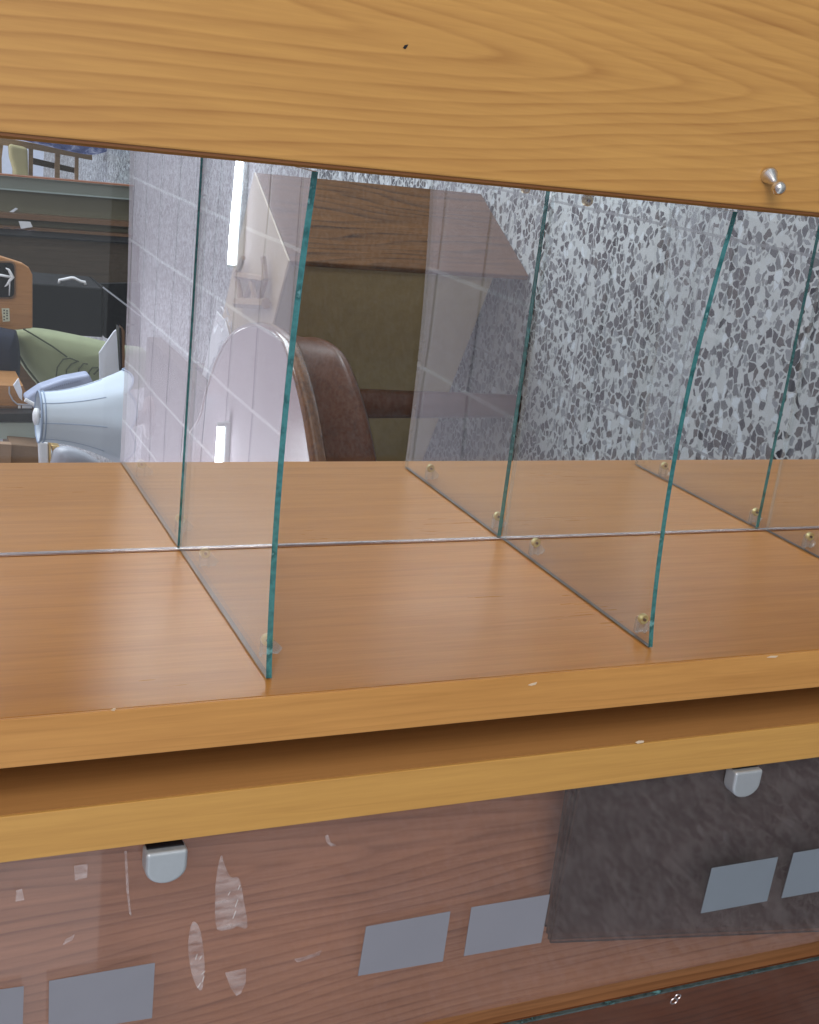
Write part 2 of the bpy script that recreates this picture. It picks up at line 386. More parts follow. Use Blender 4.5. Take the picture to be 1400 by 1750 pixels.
shelf(True, -.6775, 3.353, 3.416, 'farther clear glass shelf mirroring ceiling tiles, beside the pale blue lamp shade')
shelf(False, -1.515, 1.968, 0, 'nearer clear glass shelf with curved teal edge and brass clip, between the other two')
shelf(True, -1.512, 3.278, 3.336, 'farther clear glass shelf veiling the beige bench corner and terrazzo floor')
shelf(False, -2.363, 1.968, 0, 'nearer glass shelf running out of the picture at the right margin')
shelf(True, -2.345, 3.293, 3.354, 'farther glass shelf over the terrazzo at the right, with two clips at its foot')
# upright partition between front and rear halves, in bays
zs = [H + .0, H - .6775*S, H - 1.514*S, H - 2.355*S, H-3.2*S]
labs = ['upright clear glass partition bay left of the leftmost shelf', 'upright clear glass partition bay between the first and second glass shelves',
        'upright clear glass partition bay between the second and third glass shelves', 'upright clear glass partition bay right of the third glass shelf']
bm = bmesh.new()
for i in range(4):
    z1 = zs[i] - (.0 if i == 0 else .0065); z0 = zs[i+1] + .0012
    if i == 0: z1 = 1.96
    if i == 3: z0 = .065
    o = obj('glass_partition', box((.0018, YM-.002, z0), (.3245, YM+.002, z1)), M['pane'])
    tag(o, labs[i], 'glass panel', 'upright glass partition panels')

# shelf support clips: ring, two prongs and a translucent pad, all fixed to the boards
def clip(px, py, zrel, parent, side=0, sc_=1.0, d=.0045):
    z = H + zrel*S - .0062 - d
    p = at_x(px, py, .001); y = p.y
    if side: y = at_z(px, py, z).y
    X = (lambda a: a*sc_) if not side else (lambda a: .3255 - a*sc_)
    c = bpy.data.objects.new('shelf_clip', None); COL.objects.link(c); c.parent = parent; c.location = Vector((X(0), y, z)) - origin(parent)
    obj('ring', lathe((X(.0125), y-.002*sc_, z), (0, 1, 0), [(0, .0022*sc_), (-.0006, .0026*sc_), (-.0008, .0034*sc_), (0, .0042*sc_), (.003, .0042*sc_), (.0035, .002*sc_)], 18), M['brass'], c)
    obj('pin', lathe((X(.0125), y-.0035*sc_, z), (0, 1, 0), [(0, .0006), (0, .0012*sc_), (.0015, .0012*sc_)], 10), M['dark'], c)  # dark disc painting the shade in the hollow of the ring
    bm = bmesh.new()
    for dz in (-.0036, .0036):
        box((min(X(0), X(.011)), y-.0015, z+dz-.0007), (max(X(0), X(.011)), y+.0005, z+dz+.0007), bm)
    obj('prong', bm, M['clear'], c)
    pts = [(X(.0001), y+.002, z-.010), (X(.004), y+.002, z-.0125), (X(.0125), y+.002, z-.004), (X(.0125), y+.002, z+.003), (X(.0001), y+.002, z+.003)]
    obj('pad', prism([Vector(q) for q in pts], (0, .003, 0)), M['clear'], c)
for px, py, zr in ((712, 818, -1.512), (826, 902, -1.512), (1070, 1082, -1.515), (893, 948, -1.515), (1108, 812, -2.345), (1264, 893, -2.345),
                   (1350, 936, -2.363), (432, 1120, -.6775), (330, 968, -.6775), (290, 908, -.6775), (232, 812, -.6775)):
    clip(px, py, zr, cab)
for px, py, zr in ((1168, 372, -2.345), (1003, 345, -1.515), (897, 330, -1.512)):
    clip(px, py, zr, cab, side=1, sc_=1.1)

# ================================================================ DOOR WITH KNOB (plank across the top)
dc = thing('cabinet_unit', (.55, .25, 0), 'neighbouring cabinet closed by a light wood door across the top of the photo', 'cabinet')
XP = .3300
bm = box((XP, -.0005, .03), (.86, .0205, 1.99))
door = obj('door', bm, M['plank'], dc, bevel=.0012)
obj('edge_lip', box((XP-.0016, .001, .03), (XP-.0001, .019, 1.99)), M['lip'], dc)
obj('side_panel', box((XP+.035, .0215, .02), (XP+.065, YR, 2.0)), M['board'], dc)
kb = at_y(1312, 297, -.0005); kt = at_y(1331, 321, -.014); ax = (kt-kb).normalized(); L = (kt-kb).length
kn = bpy.data.objects.new('knob', None); COL.objects.link(kn); kn.parent = door; kn.location = kb - origin(door)
obj('stem', lathe(kb, ax, [(0, .0052), (.001, .0058), (.003, .0056), (L*.62, .0022), (L*.72, .0018), (L*.9, .002)], 24), M['steelb'], kn, smooth=True)
obj('ball', lathe(kt - ax*.0045, ax, [(.0045 - .0047*math.cos(a), .0047*math.sin(a)) for a in [math.pi*i/14 for i in range(15)]], 24), M['steelb'], kn, smooth=True)
# small dark nick
p = at_y(694, 80, -.0005)
obj('nick', slab([(689, 82), (692, 77), (698, 76), (696, 80), (693, 84)], -.0008, .0006), M['dark'], door, label='tiny dark chip in the wood door face')

# ================================================================ NEIGHBOURING GLASS-FRONTED CABINET (lower part of the photo)
XA = -.181*S; XB = -.270*S; XC = -.8165*S; XD = -.875*S
gc = thing('glass_fronted_cabinet', (-.4, .2, 0), 'wood cabinet with rose tinted glass doors below the open shelves in the photo', 'cabinet')
obj('side_panel', box((XB+.0006, .0025, .02), (XA, .36, 2.0)), M['gapwood'], gc)
obj('edge_band', box((XB, 0, .02), (XA-.0002, .0024, 2.0)), M['edge2'], gc, bevel=.0006)
obj('gap_filler', box((XA+.0002, .22, .02), (-T-.0002, .24, 2.0)), M['lip'], gc)  # dark board added to deepen the shade at the back of the gap
obj('back_panel', box((-.9, .075, .02), (XB-.0002, .09, 2.0)), M['back'], gc)
d1 = obj('door', box((XC, .010, .04), (XB-.0012, .015, 1.98)), M['pink'], gc, label='rose tinted glass door with grey squares')
d2 = obj('door', box((-.88, .010, .04), (XD, .016, 1.98)), M['brown'], gc, label='bronze glass door at the bottom edge')
obj('glass_edge', box((XD-.0001, .0095, .04), (XD+.0016, .0125, 1.98)), M['gedge_dull'], d2)
YD = .010
def patch(px, m, name='frosted_square', parent=None, t=.0006, y=YD):
    bm = slab(px, y - t - .0003, t); return obj(name, bm, m, parent or d1)
sq = [[(-60,1700),(41,1686),(38,1790),(-60,1800)], [(84,1677),(265,1646),(260,1740),(83,1768)], [(626,1584),(770,1558),(757,1643),(612,1668)],
      [(806,1551),(940,1529),(925,1611),(793,1634)]]
for q in sq: patch(q, M['frost'])
for q in [[(1217,1484),(1330,1465),(1311,1540),(1198,1561)], [(1357,1458),(1440,1444),(1425,1519),(1336,1535)]]: patch(q, M['frost2'])
# tape remains on the glass
tp = [[(378,1462),(384,1478),(395,1500),(409,1502),(417,1540),(423,1585),(405,1583),(398,1587),(371,1588),(368,1540),(370,1500)],
      [(329,1577),(340,1583),(346,1610),(350,1650),(347,1685),(342,1693),(333,1680),(325,1650),(322,1610)],
      [(385,1663),(421,1655),(420,1680),(412,1698),(404,1702),(394,1688)]]
for q in tp:
    l = smooth_loop([(a, b, 0) for a, b in q], 3) if len(q) > 6 else [Vector((a, b, 0)) for a, b in q]
    patch([(v.x, v.y) for v in l], M['tape'], 'tape_remnant')
scr = [[(107,1616),(112,1606),(128,1597),(124,1607),(112,1613)], [(556,1429),(561,1427),(566,1440),(576,1446),(566,1447),(558,1440)], [(503,1640),(525,1634),(550,1625),(546,1633),(520,1642),(508,1645)],
       [(213,1455),(217,1455),(221,1530),(225,1565),(221,1562),(216,1520)], [(127,1480),(150,1477),(149,1500),(128,1505)], [(28,1522),(38,1520),(42,1538),(27,1541)]]
for q in scr: patch(q, M['tape'], 'scratch_mark')
bm = bmesh.new()
for (x, y) in ((341,1640),(345,1665),(338,1688),(346,1678),(334,1640),(390,1530),(402,1550),(407,1520),(398,1570)):
    bm = bmesh.new()
    a = at_y(x, y, YD-.0011); b = at_y(x+random.uniform(3,7), y-random.uniform(5,14), YD-.0011); tube([a, b], .0002, bm, 4); obj('crease_mark', bm, M['white'], d1)
# worn pale chips on the edge bands
def chip(q, y, par): obj('chip_mark', slab(q, y - .0007, .0005), M['pale_chip'], par)
chip([(1086,1269),(1092,1266),(1101,1266),(1100,1269),(1090,1271)], 0, gc)
chip([(903,1171),(910,1168),(918,1166),(916,1170),(908,1172)], 0, cab)
chip([(1311,1124),(1318,1121),(1330,1121),(1326,1124)], 0, cab)
chip([(190,1214),(194,1211),(198,1211),(196,1215)], 0, cab)
# D-shaped glass door handles
def handle(px, py):
    c = at_y(px, py-7, YD-.004); hw = .0135; hh = .0238
    h = bpy.data.objects.new('handle', None); COL.objects.link(h); h.parent = d1; h.location = c - origin(d1)
    pts = [(c.z - hw, c.x), (c.z + hw, c.x)]
    for i in range(13):
        a = math.pi*i/12; pts.append((c.z + hw*math.cos(a), c.x - (hh-hw*.85) - hw*.85*math.sin(a)))
    bm = prism([Vector((x, YD-.0140, z)) for z, x in pts[1:]+pts[:1]], (0, .0135, 0)); bmesh.ops.remove_doubles(bm, verts=bm.verts[:], dist=1e-5)
    obj('grip', bm, M['metal'], h, smooth=False, bevel=.0022, segs=4)
    obj('backing_clamp', box((c.x-.001, YD-.0085, c.z-hw*.9), (c.x+.0007, YD+.0075, c.z+hw*.9)), M['dark'], h, bevel=.0006)
handle(281, 1449); handle(1269, 1315)
# small metal catch on the lower glass edge
p = at_y(1155, 1708, .006); ct = bpy.data.objects.new('catch', None); COL.objects.link(ct); ct.parent = d2; ct.location = p - origin(d2)
bm = bmesh.new()
ring = lambda c, r, n=14: [Vector((c[0] + r*math.cos(2*math.pi*i/n), c[1], c[2] + r*1.2*math.sin(2*math.pi*i/n))) for i in range(n+1)]
tube(ring((p.x-.0012, p.y, p.z+.0015), .0028), .0006, bm, 6); tube(ring((p.x+.0025, p.y, p.z-.0015), .0024), .0006, bm, 6)
obj('wire_loop', bm, M['chrome'], ct)

# smoked glass sheets leaning behind the rose door
for i, (dx, cy) in enumerate(((0, 1578), (8, 1590), (15, 1600), (23, 1606))):
    tops = [(974+dx, 1345), (1500, 1262)]; y = .022 + (3-i)*.0055
    q = [(972+dx, 1330), (1560, 1240), (1560, 1565 + i*7), (932 + dx*.4, cy+6)]
    bm = slab(q, y, .0022); bm.normal_update()
    for f in bm.faces: f.material_index = 0 if abs(f.normal.y) > .9 else 1
    o = obj('smoked_glass_sheet', bm, [M['smoke'], M['sedge']])
    tag(o, ['smoked glass sheet nearest the rose door, foremost of the stack', 'smoked glass sheet second from the front in the leaning stack',
            'smoked glass sheet third from the front in the leaning stack', 'smoked glass sheet at the back of the leaning stack'][i], 'glass sheet', 'smoked glass sheets stacked behind the rose door')

# ================================================================ BEIGE BENCH / BOX seen from above beyond the shelves
BZ = .55
c0 = at_z(905, 472, 0); cr = at_z(820, 332, 0); t0 = at_z(495, 449, BZ); tr_ = at_z(437, 300, BZ)
t1 = at_z(467, 559, BZ); dirL = (t1 - t0); dirL.z = 0; dirL.normalize()
tl = t0 + dirL*1.5; bl = c0 + dirL*1.5
td = tr_ - t0; td.z = 0; back = td.normalized()*(cr - c0).length*.985
bench = thing('storage_bench', (c0.x-.4, c0.y+.4, 0), 'low bench with glossy wood end panel, beige fabric front and pale top on terrazzo', 'bench')
nrm = Vector((-dirL.y, dirL.x, 0)); nrm = nrm if nrm.y > 0 else -nrm
hz = Vector((0, 0, 1))
bm = prism([c0, c0 + back*1.0, c0 + back*1.0 + hz*(BZ-.005), c0 + hz*(BZ-.005)], dirL*.012); obj('end_panel', bm, M['endwood'], bench, bevel=.003)
f0 = c0 + dirL*.013 + hz*.075 + nrm*.012
bm = prism([f0, f0 + dirL*1.42, f0 + dirL*1.42 + hz*(BZ-.081), f0 + hz*(BZ-.081)], nrm*.05); obj('fabric_panel', bm, M['sand'], bench, bevel=.006)
bm = prism([c0 + hz*(BZ-.0045), c0 + back + hz*(BZ-.0045), c0 + back + dirL*1.5 + hz*(BZ-.0045), c0 + dirL*1.5 + hz*(BZ-.0045)], hz*.0045); obj('top', bm, M['topwood'], bench, bevel=.002)
b0 = c0 + dirL*.04 + back*.9
bm = prism([b0, b0 + dirL*1.42, b0 + dirL*1.42 + hz*(BZ-.025), b0 + hz*(BZ-.025)], -nrm*.03); obj('rear_board', bm, M['endwood'], bench)
obj('side_rail', prism([c0 + dirL*1.46, c0 + dirL*1.46 + back, c0 + dirL*1.46 + back + hz*(BZ-.005), c0 + dirL*1.46 + hz*(BZ-.005)], dirL*.03), M['endwood'], bench)
# sticks standing in for a glass reflection over the bench top
rk = thing('wooden_rack', at_z(430, 480, BZ), 'small wooden rack of slanted sticks lying on the pale bench top', 'rack')
zt = BZ + .012
def stick(a, b, r, nm):
    obj(nm, tube([at_z(*a, zt), at_z(*b, zt)], r, seg=6), M['chairwood'], rk)
stick((405, 517), (455, 519), .012, 'bar'); stick((412, 512), (404, 470), .007, 'stick'); stick((420, 512), (432, 478), .007, 'stick')
stick((437, 512), (430, 478), .007, 'stick'); stick((444, 512), (454, 478), .007, 'stick'); stick((404, 470), (454, 478), .008, 'cross_bar')
stick((454, 478), (450, 440), .007, 'stick'); stick((404, 470), (416, 440), .007, 'stick')
# printed paper in clear wrap
pw = [(342, 664), (356, 665), (397, 592), (386, 548), (372, 532), (362, 580)]
pp = obj('gift_paper_strip', prism([at_z(x, y, BZ+.004) for x, y in pw], (0, 0, .003)), M['white'])
tag(pp, 'white patterned paper strip with crumpled clear wrap, left of the round table', 'wrapping paper')
bm = bmesh.new()
for i in range(16):
    x = random.uniform(363, 396); y = random.uniform(528, 598); a = at_z(x, y, BZ+.03); b = at_z(x+random.uniform(-8, 8), y+random.uniform(-16, 16), BZ+.01+random.random()*.05); c = at_z(x+random.uniform(-10, 10), y+random.uniform(-9, 9), BZ+.02)
    prism([a, b, c], (0, 0, .001), bm)
obj('clear_wrap', bm, thin_glass('crumpled_wrap', (.9,.92,.95), rough=.08, dirt=.7, dirtcol=(.95,.97,1)), pp)
bm = bmesh.new()
for i in range(9):
    x = 357 + i*3 + random.uniform(-2, 2); y = 645 - i*7; s_ = 4
    prism([at_z(x-s_, y, BZ+.0075), at_z(x, y-s_*2, BZ+.0075), at_z(x+s_, y-1, BZ+.0075), at_z(x, y+s_*1.6, BZ+.0075)], (0, 0, .0006), bm)
obj('floral_print', bm, M['greyplastic'], pp)

# ================================================================ ROUND TABLE
TZ = .69
rim = [(340, 712), (350, 672), (372, 606), (400, 563), (440, 551), (478, 572), (500, 622), (520, 700), (535, 790)]
P = [at_z(x, y, TZ) for x, y in rim]
a0, a1 = P[0], P[-1]
cen = (a0 + a1)/2; far = (a1 - P[-2]).normalized()
ext = [a1 + Vector((-.11, -.10, 0)), a1 + Vector((-.28, -.14, 0)), a1 + Vector((-.46, -.08, 0)), a0 + Vector((-.40, .12, 0)), a0 + Vector((-.22, .16, 0)), a0 + Vector((-.09, .11, 0))]
loop = smooth_loop(P + ext, 8)
cc = sum(loop, Vector())/len(loop)
tb = thing('round_table', (cc.x, cc.y, 0), 'polished oval mahogany table with deep apron seen between the first two glass shelves', 'table')
def scaled(l, s, z, sx=None): return [Vector((cc.x + (v.x-cc.x)*(sx or s), cc.y + (v.y-cc.y)*s, z)) for v in l]
obj('tabletop', prism(scaled(loop, .965, TZ), (0, 0, -.012)), M['tabletop'], tb)
# rounded moulding
def moulding(prof, mat, nm):
    bm = bmesh.new(); rows = [[bm.verts.new(v) for v in scaled(loop, *q)] for q in prof]; n = len(loop)
    for i in range(len(rows)-1):
        for k_ in range(n): bm.faces.new((rows[i][k_], rows[i][(k_+1)%n], rows[i+1][(k_+1)%n], rows[i+1][k_]))
    obj(nm, bm, mat, tb, smooth=True)
moulding([(.962, TZ-.004), (.966, TZ+.001), (.98, TZ+.003), (.997, TZ-.002), (1.003, TZ-.012), (.998, TZ-.022), (.975, TZ-.028), (.955, TZ-.03)], M['mahogrim'], 'rim')
moulding([(.962, TZ-.026, .955), (.958, TZ-.100, .895), (.968, TZ-.104, .905), (.972, TZ-.112, .909), (.955, TZ-.118, .89), (.94, TZ-.118, .87)], M['mahog'], 'apron')
lp = at_z(885, 694, 0)
obj('leg', lathe((lp.x, lp.y, .002), (0, 0, 1), [(0, .02), (.01, .026), (.3, .030), (.5, .034), (TZ-.06, .036)], 20), M['mahog'], tb, smooth=True)
f1 = at_z(800, 716, .03)
obj('leg', lathe((lp.x-.42, lp.y+.25, .002), (0, 0, 1), [(0, .02), (.01, .026), (.3, .030), (.5, .034), (TZ-.06, .036)], 20), M['mahog'], tb, smooth=True)

# ================================================================ THINGS AT THE LEFT OF THE PHOTO (beyond the shelves)
YB = 6.0
# tall sideboard with grey green side: bands run down to the floor
sb = thing('tall_sideboard', at_z(225, 360, 0), 'tall cabinet with grey green side and thin red wood edge, left of the glass', 'cabinet')
def upright(y0, y1, Y, t, mat, nm, par, x0=-40, bottom=0.0, lift=0):
    # a vertical board: edges at picture heights y0..y1 (taken at picture x=110), running down to the floor
    a = at_y(110, y0, Y); b = at_y(110, y1, Y)
    return obj(nm, box((min(a.x, b.x), Y, bottom), (max(a.x, b.x), Y+t, 1.6)), mat, par)
upright(306.5, 309, YB-.05, .05, M['redwood'], 'edge_strip', sb)
upright(309.3, 330, YB, .10, M['greygreen'], 'side_panel', sb)
upright(330.2, 332.5, YB-.01, .4, M['palegreen'], 'bead', sb)
upright(332.7, 371, YB+.05, .4, M['olive'], 'back_panel', sb)
upright(371.2, 380, YB-.02, .4, M['brownwood'], 'rail', sb)
upright(380.2, 393, YB+.05, .4, M['olive'], 'back_panel', sb)
upright(393.2, 407, YB-.03, .4, M['brownwood'], 'rail', sb)
s1_ = obj('sticker', slab([(32, 378), (52, 379), (56, 388), (36, 391)], YB-.06, .004), M['white'], sb)
obj('sticker', slab([(15, 363), (27, 355), (31, 357), (20, 365)], YB+.04, .004), M['paper'], sb)
bm = bmesh.new()
for i in range(26):
    x = random.uniform(-5, 66); y = 392 + x*.1 + random.uniform(-5, 6)
    prism([at_y(x, y, YB-.07), at_y(x+random.uniform(6, 18), y+random.uniform(-2, 3), YB-.09), at_y(x+random.uniform(-4, 10), y+random.uniform(1, 4), YB-.06)], (0, .002, 0), bm)
wr = obj('plastic_wrap', bm, thin_glass('wrap_film', (.85,.82,.85), rough=.1, dirt=.35, dirtcol=(.7,.6,.65))); tag(wr, 'crumpled clear plastic film draped on the tall cabinet rail at the left margin', 'plastic film')
dw = thing('dark_sideboard', at_z(225, 450, 0), 'dark brown wood cabinet side standing behind the black box', 'cabinet')
upright(410, 486, YB-.25, .5, M['darkwood'], 'side_panel', dw)
upright(407.3, 409.8, YB-.27, .5, M['black'], 'edge_strip', dw)

# chair and blue cloth, far top left
ch = thing('wooden_chair', at_z(155, 280, 0), 'wooden slatted chair with yellow seat pad above the tall cabinet in the photo', 'chair')
YC = 7.0
obj('back_post', slab([(-10, 232), (10, 236), (158, 264), (158, 274), (60, 256), (-10, 246)], YC, .04), M['chairwood'], ch)
for (x0, x1) in ((50, 57), (95, 103), (129, 135)):
    obj('spindle', slab([(x0, 250), (x1, 251), (x1-1, 330), (x0-1, 330)], YC+.01, .03), M['chairwood'], ch)
obj('stretcher', slab([(57, 270), (128, 287), (128, 296), (57, 281)], YC+.06, .03), M['darkwood'], ch)
obj('seat_pad', slab([(16, 246), (24, 248), (48, 253), (50, 330), (24, 330), (24, 290), (18, 270)], YC-.06, .1), M['cushion'], ch, bevel=.02, segs=3)
obj('leg', slab([(-8, 240), (6, 246), (3, 270), (4, 330), (-8, 330)], YC+.02, .04), M['chairwood'], ch)
cl = obj('blue_cloth', slab([(v.x, v.y) for v in smooth_loop([(0, 226, 0), (40, 240, 0), (90, 252, 0), (135, 262, 0), (165, 264, 0), (195, 254, 0), (215, 240, 0), (150, 215, 0), (60, 205, 0)], 4)], YC-.25, .12), M['bluecloth'], bevel=.02, segs=3)
tag(cl, 'blue and white patterned cloth bundle just under the top wood door', 'cloth')
# pale board added as the window brightness behind the chair
wp = thing('white_screen', at_z(60, 300, 0), 'pale blue white upright board glimpsed behind the slatted chair', 'panel')
obj('board', box((at_y(40, 320, 8.2).x, 8.2, 0.15), (at_y(40, 240, 8.2).x, 8.24, 1.5)), plain('pale_board', (.62, .68, .8), .6), wp)
obj('foot', box((at_y(40, 310, 8.2).x, 8.15, 0), (at_y(40, 300, 8.2).x, 8.29, .149)), M['greyplastic'], wp)

# black box with a handle
bb = thing('black_box', at_y(200, 560, 4.6), 'large black leather look box with white carrying handle', 'box')
p0 = at_y(176, 486, 4.2); p1 = at_y(54, 588, 4.2)
bm = slab([(54, 484), (175, 493), (176, 577), (54, 569)], 4.2, .30); obj('body', bm, M['black'], bb, bevel=.006)
bm = slab([(177, 493), (240, 540), (240, 600), (178, 577)], 4.19, .32); obj('lid', bm, M['black'], bb, bevel=.006)
obj('inner_panel', slab([(150, 485), (240, 484), (240, 600), (190, 590), (176, 492)], 4.55, .02), M['black'], bb)
obj('trim', tube([at_y(176, 491, 4.18), at_y(240, 540, 4.18)], .003, seg=6), M['greyplastic'], bb)
hp = [at_y(x, y, 4.25) for x, y in ((101, 485), (102, 478.5), (108, 478), (121, 475), (126, 475), (138, 481), (145, 482), (146, 487))]
bm = tube(hp, .006, seg=8); obj('handle', bm, M['white'], bb, smooth=True)

# wooden plaque with anchor
pq = thing('anchor_plaque', at_y(30, 500, 3.4), 'oak plaque with white anchor in a dark rounded window and small printed tag', 'plaque')
YQ = 3.4
obj('board', slab([(-60, 434), (0, 438), (38, 450), (50, 458), (56, 470), (56, 561), (30, 564), (-60, 566)], YQ, .03), M['oak'], pq, bevel=.004)
def rr(x0, y0, x1, y1, r, n=5):
    o_ = []
    for cx, cy, a0_ in ((x1-r, y0+r, -90), (x1-r, y1-r, 0), (x0+r, y1-r, 90), (x0+r, y0+r, 180)):
        for i in range(n+1):
            a = math.radians(a0_ + 90*i/n); o_.append((cx + r*math.cos(a), cy + r*math.sin(a)))
    return o_
obj('rim', slab(rr(-60, 446, 27, 511, 9), YQ-.006, .005), M['brownwood'], pq, bevel=.001)
obj('window', slab(rr(-60, 449, 24.5, 508, 8), YQ-.0085, .002), M['black'], pq)
bm = bmesh.new(); YA = YQ-.014
tube([at_y(-12, 468, YA), at_y(22, 474, YA)], .0042, bm, 8)
arc = [at_y(x, y, YA) for x, y in ((10, 458), (15, 461), (18, 467), (22, 474), (17, 479), (13, 486), (8, 490))]
tube(arc, .0048, bm, 8, [.3, .8, 1, 1.2, 1, .8, .3]); tube([at_y(17, 480, YA), at_y(16, 505, YA)], .002, bm, 6)
obj('anchor', bm, M['white'], pq, smooth=True)
tg = obj('printed_tag', slab([(3, 527), (16, 527), (17, 549), (5, 550)], YQ-.003, .0025), plain('tag_cream', (.6, .6, .45), .5), pq)
bm = bmesh.new()
for i, (x, y) in enumerate(((7, 530), (7, 535), (7, 541), (7, 546), (12, 531), (12, 535), (12, 539), (12, 544))): slab([(x-.9, y-.9), (x+1.4, y-.8), (x+1.4, y+1.6), (x-.9, y+1.4)], YQ-.0042, .001, bm)
obj('print', bm, M['dark'], tg)

# sage green armrest
def cushion(name, px, Y, t, mat, parent=None, n=5, rnd=.05):
    l = smooth_loop([(x, y, 0) for x, y in px], n); bm = bmesh.new(); rows = []
    cx = sum(v.x for v in l)/len(l); cy = sum(v.y for v in l)/len(l)
    for k_ in range(9):
        a = math.pi*k_/8; s_ = (math.sin(a)*.97+.03)**.45; yy = Y + t*.5*(1-math.cos(a))
        rows.append([bm.verts.new(at_y(cx+(v.x-cx)*s_, cy+(v.y-cy)*s_, yy)) for v in l])
    m = len(l)
    for i in range(8):
        for j in range(m): bm.faces.new((rows[i][j], rows[i][(j+1)%m], rows[i+1][(j+1)%m], rows[i+1][j]))
    bm.faces.new(rows[0]); bm.faces.new(rows[-1][::-1])
    return obj(name, bm, mat, parent, smooth=True)
so = thing('sofa', at_z(300, 640, 0), 'sage green velvet sofa arm with dark piping and wrinkled end', 'sofa')
cushion('armrest', [(16, 566), (60, 560), (130, 572), (200, 588), (250, 600), (250, 660), (175, 664), (110, 672), (70, 662), (38, 625), (24, 598)], 3.4, .30, M['sage'], so)
for pth, r_ in (([(40, 562), (62, 575), (90, 592), (115, 610)], .0028), ([(22, 566), (26, 595), (45, 628), (72, 662)], .0035), ([(96, 646), (98, 628), (108, 614), (120, 612), (135, 618)], .0022),
           ([(113, 650), (114, 632), (122, 622), (132, 618)], .0025), ([(133, 645), (135, 630), (143, 621), (150, 622)], .0028), ([(152, 648), (152, 636), (158, 628), (168, 628)], .0028), ([(160, 640), (170, 630)], .003)):
    obj('seam', tube([at_y(x, y, 3.385) for x, y in pth], r_, seg=6), M['sagedark'], so)  # piping, plus dark tubes that paint the shade in the wrinkles
nv = cushion('navy_cushion', [(-30, 566), (20, 563), (30, 572), (35, 610), (33, 645), (24, 660), (-30, 662)], 3.25, .2, M['navy']); tag(nv, 'dark navy cushion at the left margin above the orange wood board', 'cushion')

# pale blue lamp with bell shade
def lamp_shade(c_top, c_bot, r0, r1, flare, scal, nseg=64, inner=False):
    bm = bmesh.new(); rows = []
    for k_ in range(15):
        t = k_/14; r = r0 + (r1-r0)*(t**flare)
        row = []
        for i in range(nseg):
            a = 2*math.pi*i/nseg; lobes = abs(math.sin(a*4)); z = c_top.z + (c_bot.z-c_top.z)*t - scal*lobes*(t**6) * (1)
            rr_ = r*(1 - .02*(1-abs(math.cos(a*4)))) ; row.append(bm.verts.new((c_top.x + (c_bot.x-c_top.x)*t + rr_*math.cos(a), c_top.y + (c_bot.y-c_top.y)*t + rr_*math.sin(a), z)))
        rows.append(row)
    for i in range(14):
        for j in range(nseg): bm.faces.new((rows[i][j], rows[i][(j+1)%nseg], rows[i+1][(j+1)%nseg], rows[i+1][j]))
    return bm, rows
ct_ = at_y(66, 712, 2.55); cb_ = at_y(206, 714, 2.55); cb_.x = ct_.x; cb_.y = ct_.y
lm = thing('table_lamp', (ct_.x, ct_.y, .62), 'table lamp with pale blue scalloped bell shade, lower left of the gap', 'lamp')
r0 = abs((at_y(66, 671, 2.55) - at_y(66, 756, 2.55)).x)/2; r1 = r0*1.95
bm, rows = lamp_shade(ct_, cb_, r0, r1, 2.0, .018)
# band tubes and seams share the shade outline
so_ = obj('shade', bm, M['shade'], lm, smooth=True); md = so_.modifiers.new('thick', 'SOLIDIFY'); md.thickness = .003
def loop_at(t, extra=0.0, lift=0):
    pts = []
    for i in range(65):
        a = 2*math.pi*i/64; r = (r0 + (r1-r0)*(t**2.0))*(1 - .02*(1-abs(math.cos(a*4)))) + extra
        z = ct_.z + (cb_.z-ct_.z)*t - .018*abs(math.sin(a*4))*(t**6) + lift
        pts.append((ct_.x + (cb_.x-ct_.x)*t + r*math.cos(a), ct_.y + (cb_.y-ct_.y)*t + r*math.sin(a), z))
    return pts
obj('trim', tube(loop_at(1, .001), .0028, seg=6), M['seam'], lm, smooth=True)
obj('trim', tube(loop_at(0, .001), .0030, seg=6), M['seam'], lm, smooth=True)
obj('trim', tube(loop_at(0, .001, -.010), .0018, seg=6), M['seam'], lm, smooth=True)
for kk in range(8):
    a = 2*math.pi*kk/8 + .0; pts = []
    for q_ in range(10):
        t = q_/9*.75; r = (r0 + (r1-r0)*(t**2.0)) + .0003; pts.append((ct_.x + (cb_.x-ct_.x)*t + r*math.cos(a), ct_.y + (cb_.y-ct_.y)*t + r*math.sin(a), ct_.z + (cb_.z-ct_.z)*t))
    obj('seam', tube(pts, .0010, seg=5), M['seam'], lm)
bm = bmesh.new(); tube([(ct_.x-r0, ct_.y, ct_.z-.012), (ct_.x+r0, ct_.y, ct_.z-.012)], .0015, bm, 6); tube([(ct_.x, ct_.y-r0, ct_.z-.012), (ct_.x, ct_.y+r0, ct_.z-.012)], .0015, bm, 6)
obj('spider', bm, M['white'], lm)
obj('finial', lathe((ct_.x, ct_.y, ct_.z-.01), (0, 0, 1), [(0, .006), (.008, .006), (.010, .022), (.020, .022), (.024, .012)], 20), M['white'], lm, smooth=True)
obj('stem', lathe((ct_.x, ct_.y, .621), (0, 0, 1), [(0, .06), (.012, .055), (.02, .018), (.06, .03), (.10, .014), (max(.2, ct_.z-.63), .008)], 20), M['mahog'], lm, smooth=True)
